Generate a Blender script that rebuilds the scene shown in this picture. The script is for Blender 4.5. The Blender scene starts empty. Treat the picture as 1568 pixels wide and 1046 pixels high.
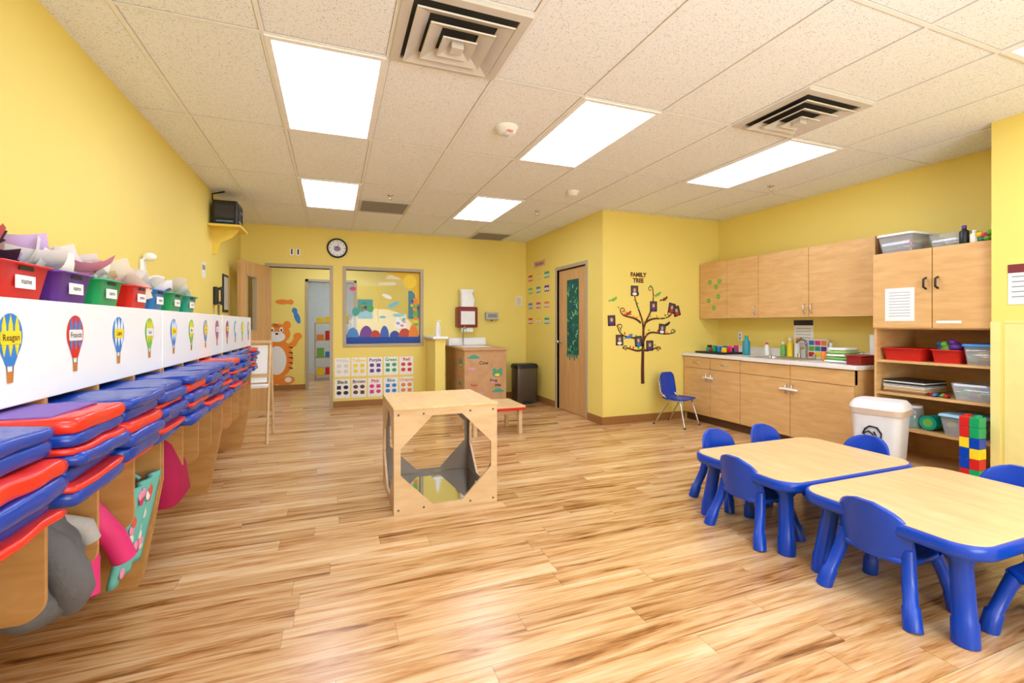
import bpy,bmesh,math,random
from mathutils import Matrix,Vector,noise
random.seed(7)
pi=math.pi
scene=bpy.context.scene
CH=2.74
# ------------------------------------------------------------ materials
def lin(h):
    h=h.lstrip('#'); o=[]
    for i in (0,2,4):
        x=int(h[i:i+2],16)/255
        o.append(x/12.92 if x<=.04045 else ((x+.055)/1.055)**2.4)
    return (*o,1)
MC={}
def base(name):
    m=bpy.data.materials.new(name); m.use_nodes=True
    nt=m.node_tree; return m,nt,nt.nodes['Principled BSDF']
def P(hexc,rough=.5,metal=0,var=.06,scale=12,bump=0,coat=0,name=None):
    key=(hexc,rough,metal,var,bump,coat)
    if key in MC: return MC[key]
    m,nt,b=base(name or 'mat_'+hexc.lstrip('#'))
    b.inputs['Roughness'].default_value=rough; b.inputs['Metallic'].default_value=metal
    if coat: b.inputs['Coat Weight'].default_value=coat
    tc=nt.nodes.new('ShaderNodeTexCoord'); n=nt.nodes.new('ShaderNodeTexNoise'); n.inputs['Scale'].default_value=scale; n.inputs['Detail'].default_value=2
    nt.links.new(tc.outputs['Object'],n.inputs['Vector'])
    mr=nt.nodes.new('ShaderNodeMapRange'); mr.inputs['To Min'].default_value=1-var; mr.inputs['To Max'].default_value=1+var
    nt.links.new(n.outputs['Fac'],mr.inputs['Value'])
    hsv=nt.nodes.new('ShaderNodeHueSaturation'); hsv.inputs['Color'].default_value=lin(hexc)
    nt.links.new(mr.outputs['Result'],hsv.inputs['Value']); nt.links.new(hsv.outputs['Color'],b.inputs['Base Color'])
    if bump:
        bp=nt.nodes.new('ShaderNodeBump'); bp.inputs['Strength'].default_value=bump; bp.inputs['Distance'].default_value=.01
        nt.links.new(n.outputs['Fac'],bp.inputs['Height']); nt.links.new(bp.outputs['Normal'],b.inputs['Normal'])
    MC[key]=m; return m
def wood(name,c1,c2,scl=(3,30,3),rough=.4):
    if name in MC: return MC[name]
    m,nt,b=base(name); b.inputs['Roughness'].default_value=rough
    tc=nt.nodes.new('ShaderNodeTexCoord'); mp=nt.nodes.new('ShaderNodeMapping'); mp.inputs['Scale'].default_value=scl
    n=nt.nodes.new('ShaderNodeTexNoise'); n.inputs['Scale'].default_value=1.0; n.inputs['Detail'].default_value=4; n.inputs['Distortion'].default_value=.6
    r=nt.nodes.new('ShaderNodeValToRGB'); r.color_ramp.elements[0].position=.3; r.color_ramp.elements[1].position=.7
    r.color_ramp.elements[0].color=lin(c1); r.color_ramp.elements[1].color=lin(c2)
    nt.links.new(tc.outputs['Object'],mp.inputs['Vector']); nt.links.new(mp.outputs['Vector'],n.inputs['Vector'])
    nt.links.new(n.outputs['Fac'],r.inputs['Fac']); nt.links.new(r.outputs['Color'],b.inputs['Base Color'])
    MC[name]=m; return m
def clear(name,tint,gloss=.1,mixc=0.0):
    if name in MC: return MC[name]
    m=bpy.data.materials.new(name); m.use_nodes=True; nt=m.node_tree; nt.nodes.clear()
    o=nt.nodes.new('ShaderNodeOutputMaterial'); t=nt.nodes.new('ShaderNodeBsdfTransparent'); t.inputs['Color'].default_value=lin(tint)
    g=nt.nodes.new('ShaderNodeBsdfGlossy'); g.inputs['Roughness'].default_value=.03
    mx=nt.nodes.new('ShaderNodeMixShader'); mx.inputs[0].default_value=gloss
    nt.links.new(t.outputs[0],mx.inputs[1]); nt.links.new(g.outputs[0],mx.inputs[2])
    if mixc:
        d=nt.nodes.new('ShaderNodeBsdfDiffuse'); d.inputs['Color'].default_value=lin('F2F2F2')
        m2=nt.nodes.new('ShaderNodeMixShader'); m2.inputs[0].default_value=mixc
        nt.links.new(mx.outputs[0],m2.inputs[1]); nt.links.new(d.outputs[0],m2.inputs[2]); nt.links.new(m2.outputs[0],o.inputs[0])
    else: nt.links.new(mx.outputs[0],o.inputs[0])
    MC[name]=m; return m
def emit(name,c,s):
    if name in MC: return MC[name]
    m=bpy.data.materials.new(name); m.use_nodes=True; nt=m.node_tree; nt.nodes.clear()
    o=nt.nodes.new('ShaderNodeOutputMaterial'); e=nt.nodes.new('ShaderNodeEmission'); e.inputs[0].default_value=lin(c); e.inputs[1].default_value=s
    nt.links.new(e.outputs[0],o.inputs[0]); MC[name]=m; return m
def mathn(nt,op,a,b=None,clampit=False):
    n=nt.nodes.new('ShaderNodeMath'); n.operation=op; n.use_clamp=clampit
    for i,v in enumerate((a,b)):
        if v is None: continue
        if isinstance(v,(int,float)): n.inputs[i].default_value=v
        else: nt.links.new(v,n.inputs[i])
    return n.outputs[0]
def floor_mat():
    m,nt,b=base('wood_plank_floor')
    g=nt.nodes.new('ShaderNodeNewGeometry'); sp=nt.nodes.new('ShaderNodeSeparateXYZ'); nt.links.new(g.outputs['Position'],sp.inputs[0])
    x,y=sp.outputs[0],sp.outputs[1]
    W=.128;Lp=1.25
    yr=mathn(nt,'DIVIDE',y,W); row=mathn(nt,'FLOOR',yr); yf=mathn(nt,'SUBTRACT',yr,row)
    wn=nt.nodes.new('ShaderNodeTexWhiteNoise'); wn.noise_dimensions='1D'; nt.links.new(row,wn.inputs['W'])
    xo=mathn(nt,'ADD',mathn(nt,'DIVIDE',x,Lp),mathn(nt,'MULTIPLY',wn.outputs['Value'],5))
    col=mathn(nt,'FLOOR',xo); xf=mathn(nt,'SUBTRACT',xo,col)
    cb=nt.nodes.new('ShaderNodeCombineXYZ'); nt.links.new(col,cb.inputs[0]); nt.links.new(row,cb.inputs[1])
    w2=nt.nodes.new('ShaderNodeTexWhiteNoise'); w2.noise_dimensions='3D'; nt.links.new(cb.outputs[0],w2.inputs['Vector'])
    rid=w2.outputs['Value']
    def streak(fx,fy,ox,oy,det,rough,dist):
        c2=nt.nodes.new('ShaderNodeCombineXYZ')
        nt.links.new(mathn(nt,'ADD',mathn(nt,'MULTIPLY',x,fx),mathn(nt,'MULTIPLY',rid,ox)),c2.inputs[0])
        nt.links.new(mathn(nt,'ADD',mathn(nt,'MULTIPLY',y,fy),mathn(nt,'MULTIPLY',rid,oy)),c2.inputs[1])
        n=nt.nodes.new('ShaderNodeTexNoise'); n.inputs['Scale'].default_value=1; n.inputs['Detail'].default_value=det; n.inputs['Roughness'].default_value=rough; n.inputs['Distortion'].default_value=dist
        nt.links.new(c2.outputs[0],n.inputs['Vector']); return n.outputs['Fac']
    n1=streak(1.3,19,53,31,4,.6,1.1); n2=streak(5,95,17,91,3,.6,.3)
    f=mathn(nt,'ADD',mathn(nt,'MULTIPLY',n1,.76),mathn(nt,'MULTIPLY',n2,.24))
    r=nt.nodes.new('ShaderNodeValToRGB'); cr=r.color_ramp
    cr.elements[0].position=.31; cr.elements[0].color=lin('643A1C')
    cr.elements[1].position=.66; cr.elements[1].color=lin('E2C092')
    for p,cc in ((.375,'98642F'),(.43,'BC864E'),(.50,'D0A068')):
        e=cr.elements.new(p); e.color=lin(cc)
    nt.links.new(mathn(nt,'ADD',f,mathn(nt,'MULTIPLY',mathn(nt,'SUBTRACT',rid,.42),.09)),r.inputs['Fac'])
    hs=nt.nodes.new('ShaderNodeHueSaturation'); nt.links.new(r.outputs['Color'],hs.inputs['Color'])
    seam=mathn(nt,'MULTIPLY',mathn(nt,'GREATER_THAN',yf,.024),mathn(nt,'GREATER_THAN',xf,.003))
    val=mathn(nt,'MULTIPLY',mathn(nt,'ADD',mathn(nt,'MULTIPLY',seam,.32),.68),mathn(nt,'ADD',mathn(nt,'MULTIPLY',rid,.14),.90))
    nt.links.new(val,hs.inputs['Value']); nt.links.new(hs.outputs['Color'],b.inputs['Base Color'])
    b.inputs['Roughness'].default_value=.27
    return m
def ceil_mat():
    m,nt,b=base('acoustic_ceiling_tile')
    g=nt.nodes.new('ShaderNodeNewGeometry'); n=nt.nodes.new('ShaderNodeTexNoise'); n.inputs['Scale'].default_value=140; n.inputs['Detail'].default_value=2
    nt.links.new(g.outputs['Position'],n.inputs['Vector'])
    r=nt.nodes.new('ShaderNodeValToRGB'); cr=r.color_ramp; cr.elements[0].position=.32; cr.elements[0].color=lin('BCC0C6'); cr.elements[1].position=.42; cr.elements[1].color=lin('F1F5FC')
    nt.links.new(n.outputs['Fac'],r.inputs['Fac']); nt.links.new(r.outputs['Color'],b.inputs['Base Color']); b.inputs['Roughness'].default_value=.9
    return m
WALL=P('F1DB74',.6,var=.012,scale=3,name='yellow_wall_paint')
FLOOR=floor_mat(); CEIL=ceil_mat()
MAPLE=wood('maple_cabinet','D4A366','E2B87C',(4,4,22) ,.38)
MAPLE_T=wood('maple_tabletop','E0B67C','EBC792',(18,3,3),.3)
PLY=wood('birch_ply','D3AF80','E1C296',(4,4,18),.45)
CUBW=wood('cubby_wood','BD8848','D0A062',(4,4,16),.45)
DOORW=wood('door_wood','C8985C','DAAD74',(5,25,2),.4)
BOXW=wood('box_board','BE8F60','CCA072',(6,6,6),.6)
BASE=P('9C6A36',.5,name='brown_base'); FRAME=P('B3A48A',.45,name='taupe_frame')
WHITE=P('F2F2F0',.4); OFFW=P('E9E6DE',.5); BLACK=P('17171A',.4); CHROME=P('C9C9CC',.22,1); STEEL=P('6B665E',.35,.8)
BLUE=P('0240B4',.3,var=.03,name='blue_plastic'); MBLUE=P('0A3A9C',.25,var=.08,bump=.35,name='mat_blue_vinyl'); MRED=P('DC2C18',.25,var=.08,bump=.35,name='mat_red_vinyl')
RED=P('D2201C',.35); GREEN=P('0FA060',.35); PURP=P('5B2E91',.4); LBLUE=P('2C7FC9',.35); TEAL=P('10A08C',.35)
YEL=P('F7D51E',.5); ORG=P('F08A24',.5); PINK=P('E0327C',.5); LPINK=P('F29BC0',.5); LGRN=P('74B84A',.5); BROWN=P('6B3F1E',.6); GREY=P('8C8C90',.5)
COLS=[RED,ORG,YEL,LGRN,GREEN,TEAL,LBLUE,PURP,PINK]
GLASS=clear('window_glass','FFFFFF',.015); BINP=clear('clear_plastic','F0F4F6',.08,.22)
MIRROR=P('DADEDE',.04,1,var=.0,name='mirror')
LIGHT=emit('light_panel','DAE6FF',12.3)
# ------------------------------------------------------------ builder
def frame(o,right,normal,up=(0,0,1)):
    r,u,n=Vector(right),Vector(up),Vector(normal)
    return Matrix(((r.x,u.x,n.x,o[0]),(r.y,u.y,n.y,o[1]),(r.z,u.z,n.z,o[2]),(0,0,0,1)))
def onback(y,x=0,z=0): return frame((x,y,z),(1,0,0),(0,-1,0))
def onleft(x,y=0,z=0): return frame((x,y,z),(0,1,0),(1,0,0))
def onright(x,y=0,z=0): return frame((x,y,z),(0,-1,0),(-1,0,0))
def place(x,y,z,rz=0): return Matrix.Translation((x,y,z))@Matrix.Rotation(rz,4,'Z')
def rrect(w,h,r,n=5,cx=0,cy=0):
    pts=[];w/=2;h/=2
    for sx,sy,a0 in ((1,1,0),(-1,1,90),(-1,-1,180),(1,-1,270)):
        for i in range(n+1):
            a=math.radians(a0+90*i/n); pts.append((cx+sx*(w-r)+r*math.cos(a),cy+sy*(h-r)+r*math.sin(a)))
    return pts
def ellp(cx,cy,rx,ry,n=20,a0=0,a1=360,rot=0):
    o=[]
    full=abs(a1-a0)>=360
    for i in range(n+(0 if full else 1)):
        a=math.radians(a0+(a1-a0)*i/n); x,y=rx*math.cos(a),ry*math.sin(a)
        o.append((cx+x*math.cos(rot)-y*math.sin(rot),cy+x*math.sin(rot)+y*math.cos(rot)))
    return o
class Bd:
    def __init__(s,name,T=None): s.name=name;s.v=[];s.f=[];s.mi=[];s.sm=[];s.mats=[];s.T=T or Matrix()
    def add(s,vs,fs,mat,sm=False):
        if mat not in s.mats: s.mats.append(mat)
        k=s.mats.index(mat); o=len(s.v); T=s.T
        s.v+= [tuple(T@Vector(p)) for p in vs]
        for f in fs: s.f.append([i+o for i in f]); s.mi.append(k); s.sm.append(sm)
    def bm(s,b,mat,sm=False):
        b.verts.index_update(); s.add([v.co.copy() for v in b.verts],[[v.index for v in f.verts] for f in b.faces],mat,sm); b.free()
    def box(s,x0,x1,y0,y1,z0,z1,mat,bev=0,seg=2):
        b=bmesh.new(); bmesh.ops.create_cube(b,size=1)
        for v in b.verts: v.co=Vector(((x0+x1)/2+v.co.x*(x1-x0),(y0+y1)/2+v.co.y*(y1-y0),(z0+z1)/2+v.co.z*(z1-z0)))
        if bev: bmesh.ops.bevel(b,geom=b.edges[:],offset=bev,segments=seg,affect='EDGES',profile=.5)
        s.bm(b,mat,False)
    def pillow(s,x0,x1,y0,y1,z0,z1,mat,puff=.4,wob=.006,cuts=9):
        b=bmesh.new(); bmesh.ops.create_cube(b,size=2); bmesh.ops.subdivide_edges(b,edges=b.edges[:],cuts=cuts,use_grid_fill=True)
        sd=Vector((random.random()*50,random.random()*50,random.random()*50))
        hx,hy,hz=(x1-x0)/2,(y1-y0)/2,(z1-z0)/2
        for v in b.verts:
            p=v.co.copy(); mxy=max(abs(p.x),abs(p.y))
            fz=1-puff*mxy**7; bz=(1-(1-p.z*p.z)**.5) if abs(p.z)<=1 else 1
            ex=min(.013,hz)*bz
            q=Vector(((x0+x1)/2+p.x*(hx-ex*abs(p.x)**4)*(1-.02*abs(p.y)**8),(y0+y1)/2+p.y*(hy-ex*abs(p.y)**4)*(1-.03*abs(p.x)**8),(z0+z1)/2+p.z*hz*fz))
            q+=noise.noise_vector(q*9+sd)*wob
            v.co=q
        s.bm(b,mat,True)
    def loft(s,secs,mat,cap=(1,1),sm=True):
        n=len(secs[0][0]);vs=[];fs=[]
        for pts,z in secs: vs+=[(p[0],p[1],z) for p in pts]
        for k in range(len(secs)-1):
            for i in range(n): j=(i+1)%n; fs.append([k*n+i,k*n+j,(k+1)*n+j,(k+1)*n+i])
        s.add(vs,fs,mat,sm)
        if cap[0]: s.add(vs[:n],[list(range(n))[::-1]],mat)
        if cap[1]: s.add(vs[-n:],[list(range(n))],mat)
    def poly(s,pts,z0,z1,mat):
        s.loft([(pts,z0),(pts,z1)],mat,sm=False)
    def ring(s,outer,inner,z0,z1,mat):
        n=len(outer); vs=[(p[0],p[1],z) for z in (z0,z1) for pts in (outer,inner) for p in pts]; fs=[]
        for i in range(n):
            j=(i+1)%n
            fs+=[[i,j,n+j,n+i][::-1],[2*n+i,2*n+j,3*n+j,3*n+i],[i,j,2*n+j,2*n+i],[n+i,n+j,3*n+j,3*n+i][::-1]]
        s.add(vs,fs,mat)
    def tube(s,pts,r,mat,n=10,caps=True):
        pts=[Vector(p) for p in pts]; rs=r if isinstance(r,(list,tuple)) else [r]*len(pts)
        vs=[];fs=[];up=None
        for i,p in enumerate(pts):
            t=((pts[min(i+1,len(pts)-1)]-pts[max(i-1,0)])).normalized()
            if up is None: up=Vector((0,0,1)) if abs(t.z)<.9 else Vector((1,0,0))
            a=t.cross(up).normalized(); b_=a.cross(t).normalized(); up=b_
            for k in range(n):
                an=2*pi*k/n; vs.append(p+a*math.cos(an)*rs[i]+b_*math.sin(an)*rs[i])
        for i in range(len(pts)-1):
            for k in range(n): j=(k+1)%n; fs.append([i*n+k,i*n+j,(i+1)*n+j,(i+1)*n+k])
        s.add(vs,fs,mat,True)
        if caps: s.add(vs[:n],[list(range(n))[::-1]],mat); s.add(vs[-n:],[list(range(n))],mat)
    def cyl(s,p0,p1,r0,r1,mat,n=20): s.tube([p0,p1],[r0,r1],mat,n)
    def lathe(s,prof,mat,c=(0,0),n=24,cap=(1,1)): s.loft([(ellp(c[0],c[1],r,r,n),z) for r,z in prof],mat,cap)
    def ell(s,c,r,mat,n=14,rot=None,jit=0):
        b=bmesh.new(); bmesh.ops.create_uvsphere(b,u_segments=n,v_segments=max(6,n//2+2),radius=1)
        for v in b.verts:
            q=v.co*(1+(random.random()-.5)*jit); q=Vector((q.x*r[0],q.y*r[1],q.z*r[2]))
            if rot is not None: q=rot@q
            v.co=q+Vector(c)
        s.bm(b,mat,True)
    def ribbon(s,pts,w0,w1,z0,z1,mat):
        n=len(pts);L=[];R=[]
        for i in range(n):
            a=Vector(pts[max(i-1,0)]);b=Vector(pts[min(i+1,n-1)]); d=(b-a).normalized(); nn=Vector((-d.y,d.x)); w=(w0+(w1-w0)*i/(n-1))/2
            p=Vector(pts[i]); L.append(tuple(p+nn*w)); R.append(tuple(p-nn*w))
        for i in range(n-1): s.poly([R[i],R[i+1],L[i+1],L[i]],z0,z1,mat)
    def text(s,t,size,mat,x,y,z,bold=0.0,align='CENTER'):
        cu=bpy.data.curves.new('t','FONT'); cu.body=t; cu.size=size; cu.align_x=align; cu.align_y='CENTER'; cu.offset=bold*size; cu.resolution_u=2
        ob=bpy.data.objects.new('t',cu); scene.collection.objects.link(ob)
        dg=bpy.context.evaluated_depsgraph_get(); me=bpy.data.meshes.new_from_object(ob.evaluated_get(dg))
        s.add([(v.co.x+x,v.co.y+y,z) for v in me.vertices],[list(p.vertices) for p in me.polygons],mat)
        bpy.data.objects.remove(ob); bpy.data.curves.remove(cu); bpy.data.meshes.remove(me)
    def done(s):
        me=bpy.data.meshes.new(s.name)
        xs=[p[0] for p in s.v];ys=[p[1] for p in s.v];zs=[p[2] for p in s.v]
        o=Vector(((min(xs)+max(xs))/2,(min(ys)+max(ys))/2,min(zs)))
        me.from_pydata([Vector(p)-o for p in s.v],[],s.f)
        for m in s.mats: me.materials.append(m)
        for p,k,sm in zip(me.polygons,s.mi,s.sm): p.material_index=k; p.use_smooth=sm
        bm=bmesh.new(); bm.from_mesh(me); bmesh.ops.recalc_face_normals(bm,faces=bm.faces); bm.to_mesh(me); bm.free()
        ob=bpy.data.objects.new(s.name,me); scene.collection.objects.link(ob); ob.location=o
        return ob
# ------------------------------------------------------------ ROOM SHELL
XL=-1.24;YB=7.66;XR=5.1;YN=-3.2;XP=4.44;YP=1.91;XD=3.2;YT=5.13
b=Bd('floor'); b.box(-3.2,5.3,YN-.1,13.4,-.05,0,FLOOR); b.done()
b=Bd('ceiling'); b.box(-3.2,5.3,YN-.1,13.4,CH,CH+.06,CEIL); b.done()
b=Bd('wall_left'); b.box(XL-.12,XL,YN,YB,0,CH,WALL); b.done()
b=Bd('wall_near'); b.box(XL-.12,XR+.1,YN-.1,YN,0,CH,WALL); b.done()
DX0,DX1,DZ=-.88,-.05,2.13
WX0,WX1,WZ0,WZ1=.19,1.33,.98,2.13
b=Bd('wall_back')
for x0,x1,z0,z1 in ((-3.2,DX0,0,CH),(DX0,DX1,DZ,CH),(DX1,WX0,0,CH),(WX0,WX1,0,WZ0),(WX0,WX1,WZ1,CH),(WX1,XR,0,CH)):
    b.box(x0,x1,YB,YB+.12,z0,z1,WALL)
b.done()
b=Bd('wall_side'); DY0,DY1=5.55,6.42
for y0,y1,z0,z1 in ((YT+.12,DY0,0,CH),(DY0,DY1,2.1,CH),(DY1,YB,0,CH)): b.box(XD,XD+.12,y0,y1,z0,z1,WALL)
b.done()
b=Bd('wall_tree'); b.box(XD,XR,YT,YT+.12,0,CH,WALL); b.done()
b=Bd('wall_right'); b.box(XR,XR+.12,YP,YT,0,CH,WALL); b.done()
b=Bd('wall_pillar'); b.box(XP,XP+.12,YN,YP,0,CH,WALL); b.box(XP+.12,XR+.1,YP-.12,YP,0,CH,WALL)
WG=P('F2E092',.5); b.box(XP-.004,XP,YP-.05,YP+.004,.1,1.3,WG); b.box(XP-.003,XP,YP-.5,YP-.07,1.29,1.31,WG); b.box(XP-.003,XP,YP-.5,YP-.07,.1,1.28,WG); b.done()
b=Bd('wall_evacuation_sign',onright(XP-.001,1.72,1.56)); b.box(-.1,.1,-.14,.14,0,.004,WHITE,.001); b.box(-.1,.1,.08,.14,.004,.005,P('7A2A30',.5))
for k in range(5): b.box(-.08,.08,.05-.035*k,.057-.035*k,.004,.005,GREY)
b.done()
for nm,a in (('baseboard_back_1',(XL,DX0-.05,YB-.012,YB)),('baseboard_back_2',(DX1+.05,XD,YB-.012,YB)),('baseboard_side_1',(XD-.012,XD,YT,DY0-.05)),('baseboard_side_2',(XD-.012,XD,DY1+.05,YB)),
             ('baseboard_tree',(XD-.012,4.5,YT-.012,YT)),('baseboard_left',(XL,XL+.012,YN,YB)),('baseboard_pillar',(XP-.016,XP-.004,YN,YP))):
    b=Bd(nm); b.box(a[0],a[1],a[2],a[3],0,.1,BASE); b.done()
TB=P('F0F1F3',.5,name='tbar'); TBG=P('B4B0AA',.6,name='tbar_reveal')
b=Bd('ceiling_grid'); gx=[-.94+.61*i for i in range(10)]; gy=[2.62+1.22*i for i in range(-5,5)]
def bar(x0,x1,y0,y1,k):
    g=.0035
    if k: b.box(x0-g,x1+g,y0,y1,CH-.002,CH-.0006,TBG)
    else: b.box(x0,x1,y0-g,y1+g,CH-.0026,CH-.0012,TBG)
    b.box(x0,x1,y0,y1,CH-.005-(.0008 if k else 0),CH-.002,TB)
for x in gx: bar(x-.011,x+.011,YN,YB if x<XD else YT,1)
for y in gy:
    if y>YN: bar(XL,XR if YP<y<YT else (XP if y<YP else XD),y-.011,y+.011,0)
for x0,y in ((.28,2.01),(2.72,2.01),(.28,5.67),(2.11,7.01)): bar(x0,x0+.61,y-.011,y+.011,0)
b.done()
for x0,y0 in [(x,y) for x in (-.33,1.5,3.33) for y in (-2.26,.18,2.62,5.06)]:
    if x0>3 and y0>5: continue
    b=Bd('ceiling_light_panel'); b.box(x0+.035,x0+.575,y0+.035,y0+1.185,CH-.009,CH-.006,LIGHT)
    b.T=Matrix.Translation((x0+.305,y0+.61,0)); b.ring(rrect(.6,1.21,.002,1),rrect(.54,1.15,.002,1),CH-.013,CH-.0058,TB); b.done()
def sq(h): return [(h,h),(-h,h),(-h,-h),(h,-h)]
VG=P('CFCAC4',.5,name='vent_metal')
for x0,y0 in ((.28,2.01),(2.72,2.01)):
    b=Bd('ceiling_air_vent',Matrix.Translation((x0+.305,y0+.305,0)))
    b.poly(sq(.27),CH-.009,CH-.006,P('3A3630',.8)); b.ring(sq(.298),sq(.25),CH-.02,CH-.0058,VG)
    for k in range(3):
        o=.235-.074*k; i=o-.066
        b.loft([(sq(i),CH-.012-.008*k),(sq(o),CH-.042-.010*k),(sq(o-.004),CH-.048-.010*k),(sq(i-.004),CH-.018-.008*k)],VG,(0,0),False)
    b.poly(sq(.03),CH-.075,CH-.03,VG)
    b.done()
for x0,y0 in ((.28,5.68),(2.11,7.02)):
    b=Bd('return_air_grille',Matrix.Translation((x0+.305,y0+.3,0)))
    b.poly(sq(.28),CH-.009,CH-.006,P('6E675E',.8)); b.ring(sq(.298),sq(.265),CH-.014,CH-.0058,VG)
    for k in range(16): b.box(-.265,.265,-.26+.0335*k,-.252+.0335*k,CH-.014,CH-.0085,P('9A9286',.6))
    b.done()
for x,y,r in ((1.2,3.24,.075),(2.456,4.54,.06)):
    b=Bd('smoke_detector'); b.lathe([(r*1.15,CH-.001),(r*1.15,CH-.012),(r,CH-.02),(r*.85,CH-.045),(r*.4,CH-.052),(.001,CH-.052)],WHITE,(x,y))
    if r>.07:
        b.T=frame((x,y-.066,CH-.05),(1,0,0),(0,-.7,-.7),(0,-.7,.7)); b.text('FIRE',.026,RED,0,0,.010,.02)
        b.T=Matrix(); b.lathe([(.03,CH-.052),(.028,CH-.06),(.015,CH-.066)],P('C8C8CC',.3),(x,y),16)
    b.done()
for x,y in ((.602,5.416),(2.45,5.49),(4.31,3.62)):
    b=Bd('fire_sprinkler'); b.lathe([(.035,CH-.001),(.035,CH-.006),(.012,CH-.01),(.01,CH-.04),(.008,CH-.05)],CHROME,(x,y),12)
    b.lathe([(.022,CH-.05),(.022,CH-.054)],CHROME,(x,y),12); b.done()
# ------------------------------------------------------------ adjacent rooms
Y2=10.1
b=Bd('wall_adjacent_far')
for x0,x1,z0,z1 in ((-3.2,-.46,0,CH),(-.46,.4,2.13,CH),(.4,5.2,0,CH)): b.box(x0,x1,Y2,Y2+.1,z0,z1,WALL)
b.done()
b=Bd('wall_adjacent_left'); b.box(-3.3,-3.2,YB,13.4,0,CH,WALL); b.done()
b=Bd('wall_adjacent_right'); b.box(5.2,5.3,YB,13.4,0,CH,WALL); b.done()
b=Bd('wall_end'); b.box(-3.2,5.2,13.3,13.4,0,CH,P('DCE6E4',.7)); b.done()
b=Bd('trim_adjacent_door'); b.box(-.51,-.46,Y2-.02,Y2+.12,0,2.18,FRAME); b.box(.4,.45,Y2-.02,Y2+.12,0,2.18,FRAME); b.box(-.51,.45,Y2-.02,Y2+.12,2.13,2.18,FRAME); b.done()
b=Bd('baseboard_adjacent'); b.box(-3.2,-.51,Y2-.012,Y2,0,.1,BASE); b.done()
for x,y in ((-.33,8.3),(2.1,8.3),(-.33,11),(2.1,11)):
    b=Bd('ceiling_light_panel'); b.box(x,x+.6,y,y+1.2,CH-.008,CH-.001,LIGHT); b.done()
b=Bd('storage_shelf',place(-.30,11.6,0)); 
for z in (.1,.5,.9,1.3): b.box(-.1,.7,0,.35,z,z+.02,PLY)
for x in (-.1,.68): b.box(x,x+.02,0,.35,0,1.32,PLY)
for z in (.12,.52,.92,1.32):
    for k in range(4): h=.12+.1*random.random(); b.box(-.05+.18*k,.1+.18*k,.05,.3,z,z+h,random.choice(COLS),.008)
b.done()
b=Bd('paper_fan_garland')
for i,(x,z,r) in enumerate(((-.35,2.42,.17),(-.05,2.4,.16))):
    b.T=onback(8.6,x,z)
    for k in range(12): a=k*30; b.poly([(0,0)]+ellp(0,0,r,r*.6,3,a,a+30),-.002,.002,RED if k%2 else WHITE)
    b.T=Matrix(); b.cyl((x,8.6,z+.05),(x,8.6,CH),.002,.002,WHITE,6)
b.done()
b=Bd('tiger_mural',onback(Y2-.002)); O=P('F28C28',.6);S=P('2B1A12',.6)
e=lambda cx,cy,rx,ry,m,d,rot=0: b.poly(ellp(cx,cy,rx,ry,22,rot=rot),d-.001,d,m)
e(-1.0,.62,.27,.38,O,.001); e(-1.02,.58,.17,.28,WHITE,.002); e(-.86,.18,.16,.09,O,.0012,.2); e(-.82,.2,.06,.05,WHITE,.0022); e(-1.1,.2,.15,.1,O,.0014)
e(-1.02,1.1,.24,.2,O,.0024); e(-1.2,1.27,.07,.08,O,.002); e(-.84,1.27,.07,.08,O,.002); e(-1.02,1.04,.15,.1,WHITE,.0034); e(-1.02,1.1,.03,.02,S,.0044)
for q in (-1.1,-.94): e(q,1.18,.035,.05,WHITE,.0034); e(q,1.17,.015,.025,S,.0044)
b.ribbon([(-.85,.82),(-.72,.9),(-.66,1.02)],.12,.1,.0005,.0016,O); e(-.65,1.05,.08,.07,O,.002)
for k in range(5):
    b.ribbon([(-.74,.42+.1*k),(-.82,.44+.1*k)],.03,.006,.0022,.0032,S); b.ribbon([(-1.08+.03*k,1.3-.004*k*k),(-1.05+.02*k,1.22)],.015,.004,.0032,.0036,S)
for cx,cy,m,rt in ((-.92,1.72,ORG,.0),(-.66,1.42,LBLUE,1.9)):
    e(cx,cy,.13,.05,m,.001,rt); e(cx+.14*math.cos(rt),cy+.14*math.sin(rt),.06,.05,m,.0012,rt)
b.done()
for i,(x,z,w,h,m) in enumerate(((.62,1.6,.3,.4,P('4FA0A8',.6)),(1.35,1.35,.22,.3,WHITE),(1.75,1.7,.5,.6,P('4E96A8',.5)),(2.4,1.5,.4,.5,LGRN))):
    b=Bd('wall_poster',onback(Y2-.001,x,z)); b.box(-w/2,w/2,-h/2,h/2,-.0005,.004,m)
    for k in range(6): b.poly(ellp((random.random()-.5)*w*.7,(random.random()-.5)*h*.7,.04,.03),.004,.006,random.choice(COLS))
    b.done()
# ------------------------------------------------------------ door frames / doors / window
def dframe(name,T,w,h,d=.13,f=.05):
    b=Bd(name,T); b.box(-f,0,0,h+f,-d,.012,FRAME,.003); b.box(w,w+f,0,h+f,-d,.012,FRAME,.003); b.box(0,w,h,h+f,-d,.012,FRAME,.003); b.done()
dframe('trim_back_door_frame',onback(YB,DX0,0),DX1-DX0,DZ)
dframe('trim_side_door_frame',onright(XD,DY1,0),DY1-DY0,2.1)
b=Bd('door_1',onright(XD+.03,DY1,0)); w=DY1-DY0
b.box(.004,w-.004,.005,2.09,-.045,0,DOORW,.003)
b.cyl((.07,1.02,0),(.07,1.02,.05),.012,.012,CHROME); b.ell((.07,1.02,.06),(.028,.028,.022),CHROME); b.cyl((.07,1.02,0),(.07,1.02,.008),.032,.032,CHROME)
b.done()
b=Bd('door_poster',onright(XD+.026,DY1,0)); b.box(.28,.62,.85,1.93,0,.004,P('0D5B52',.7))
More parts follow.
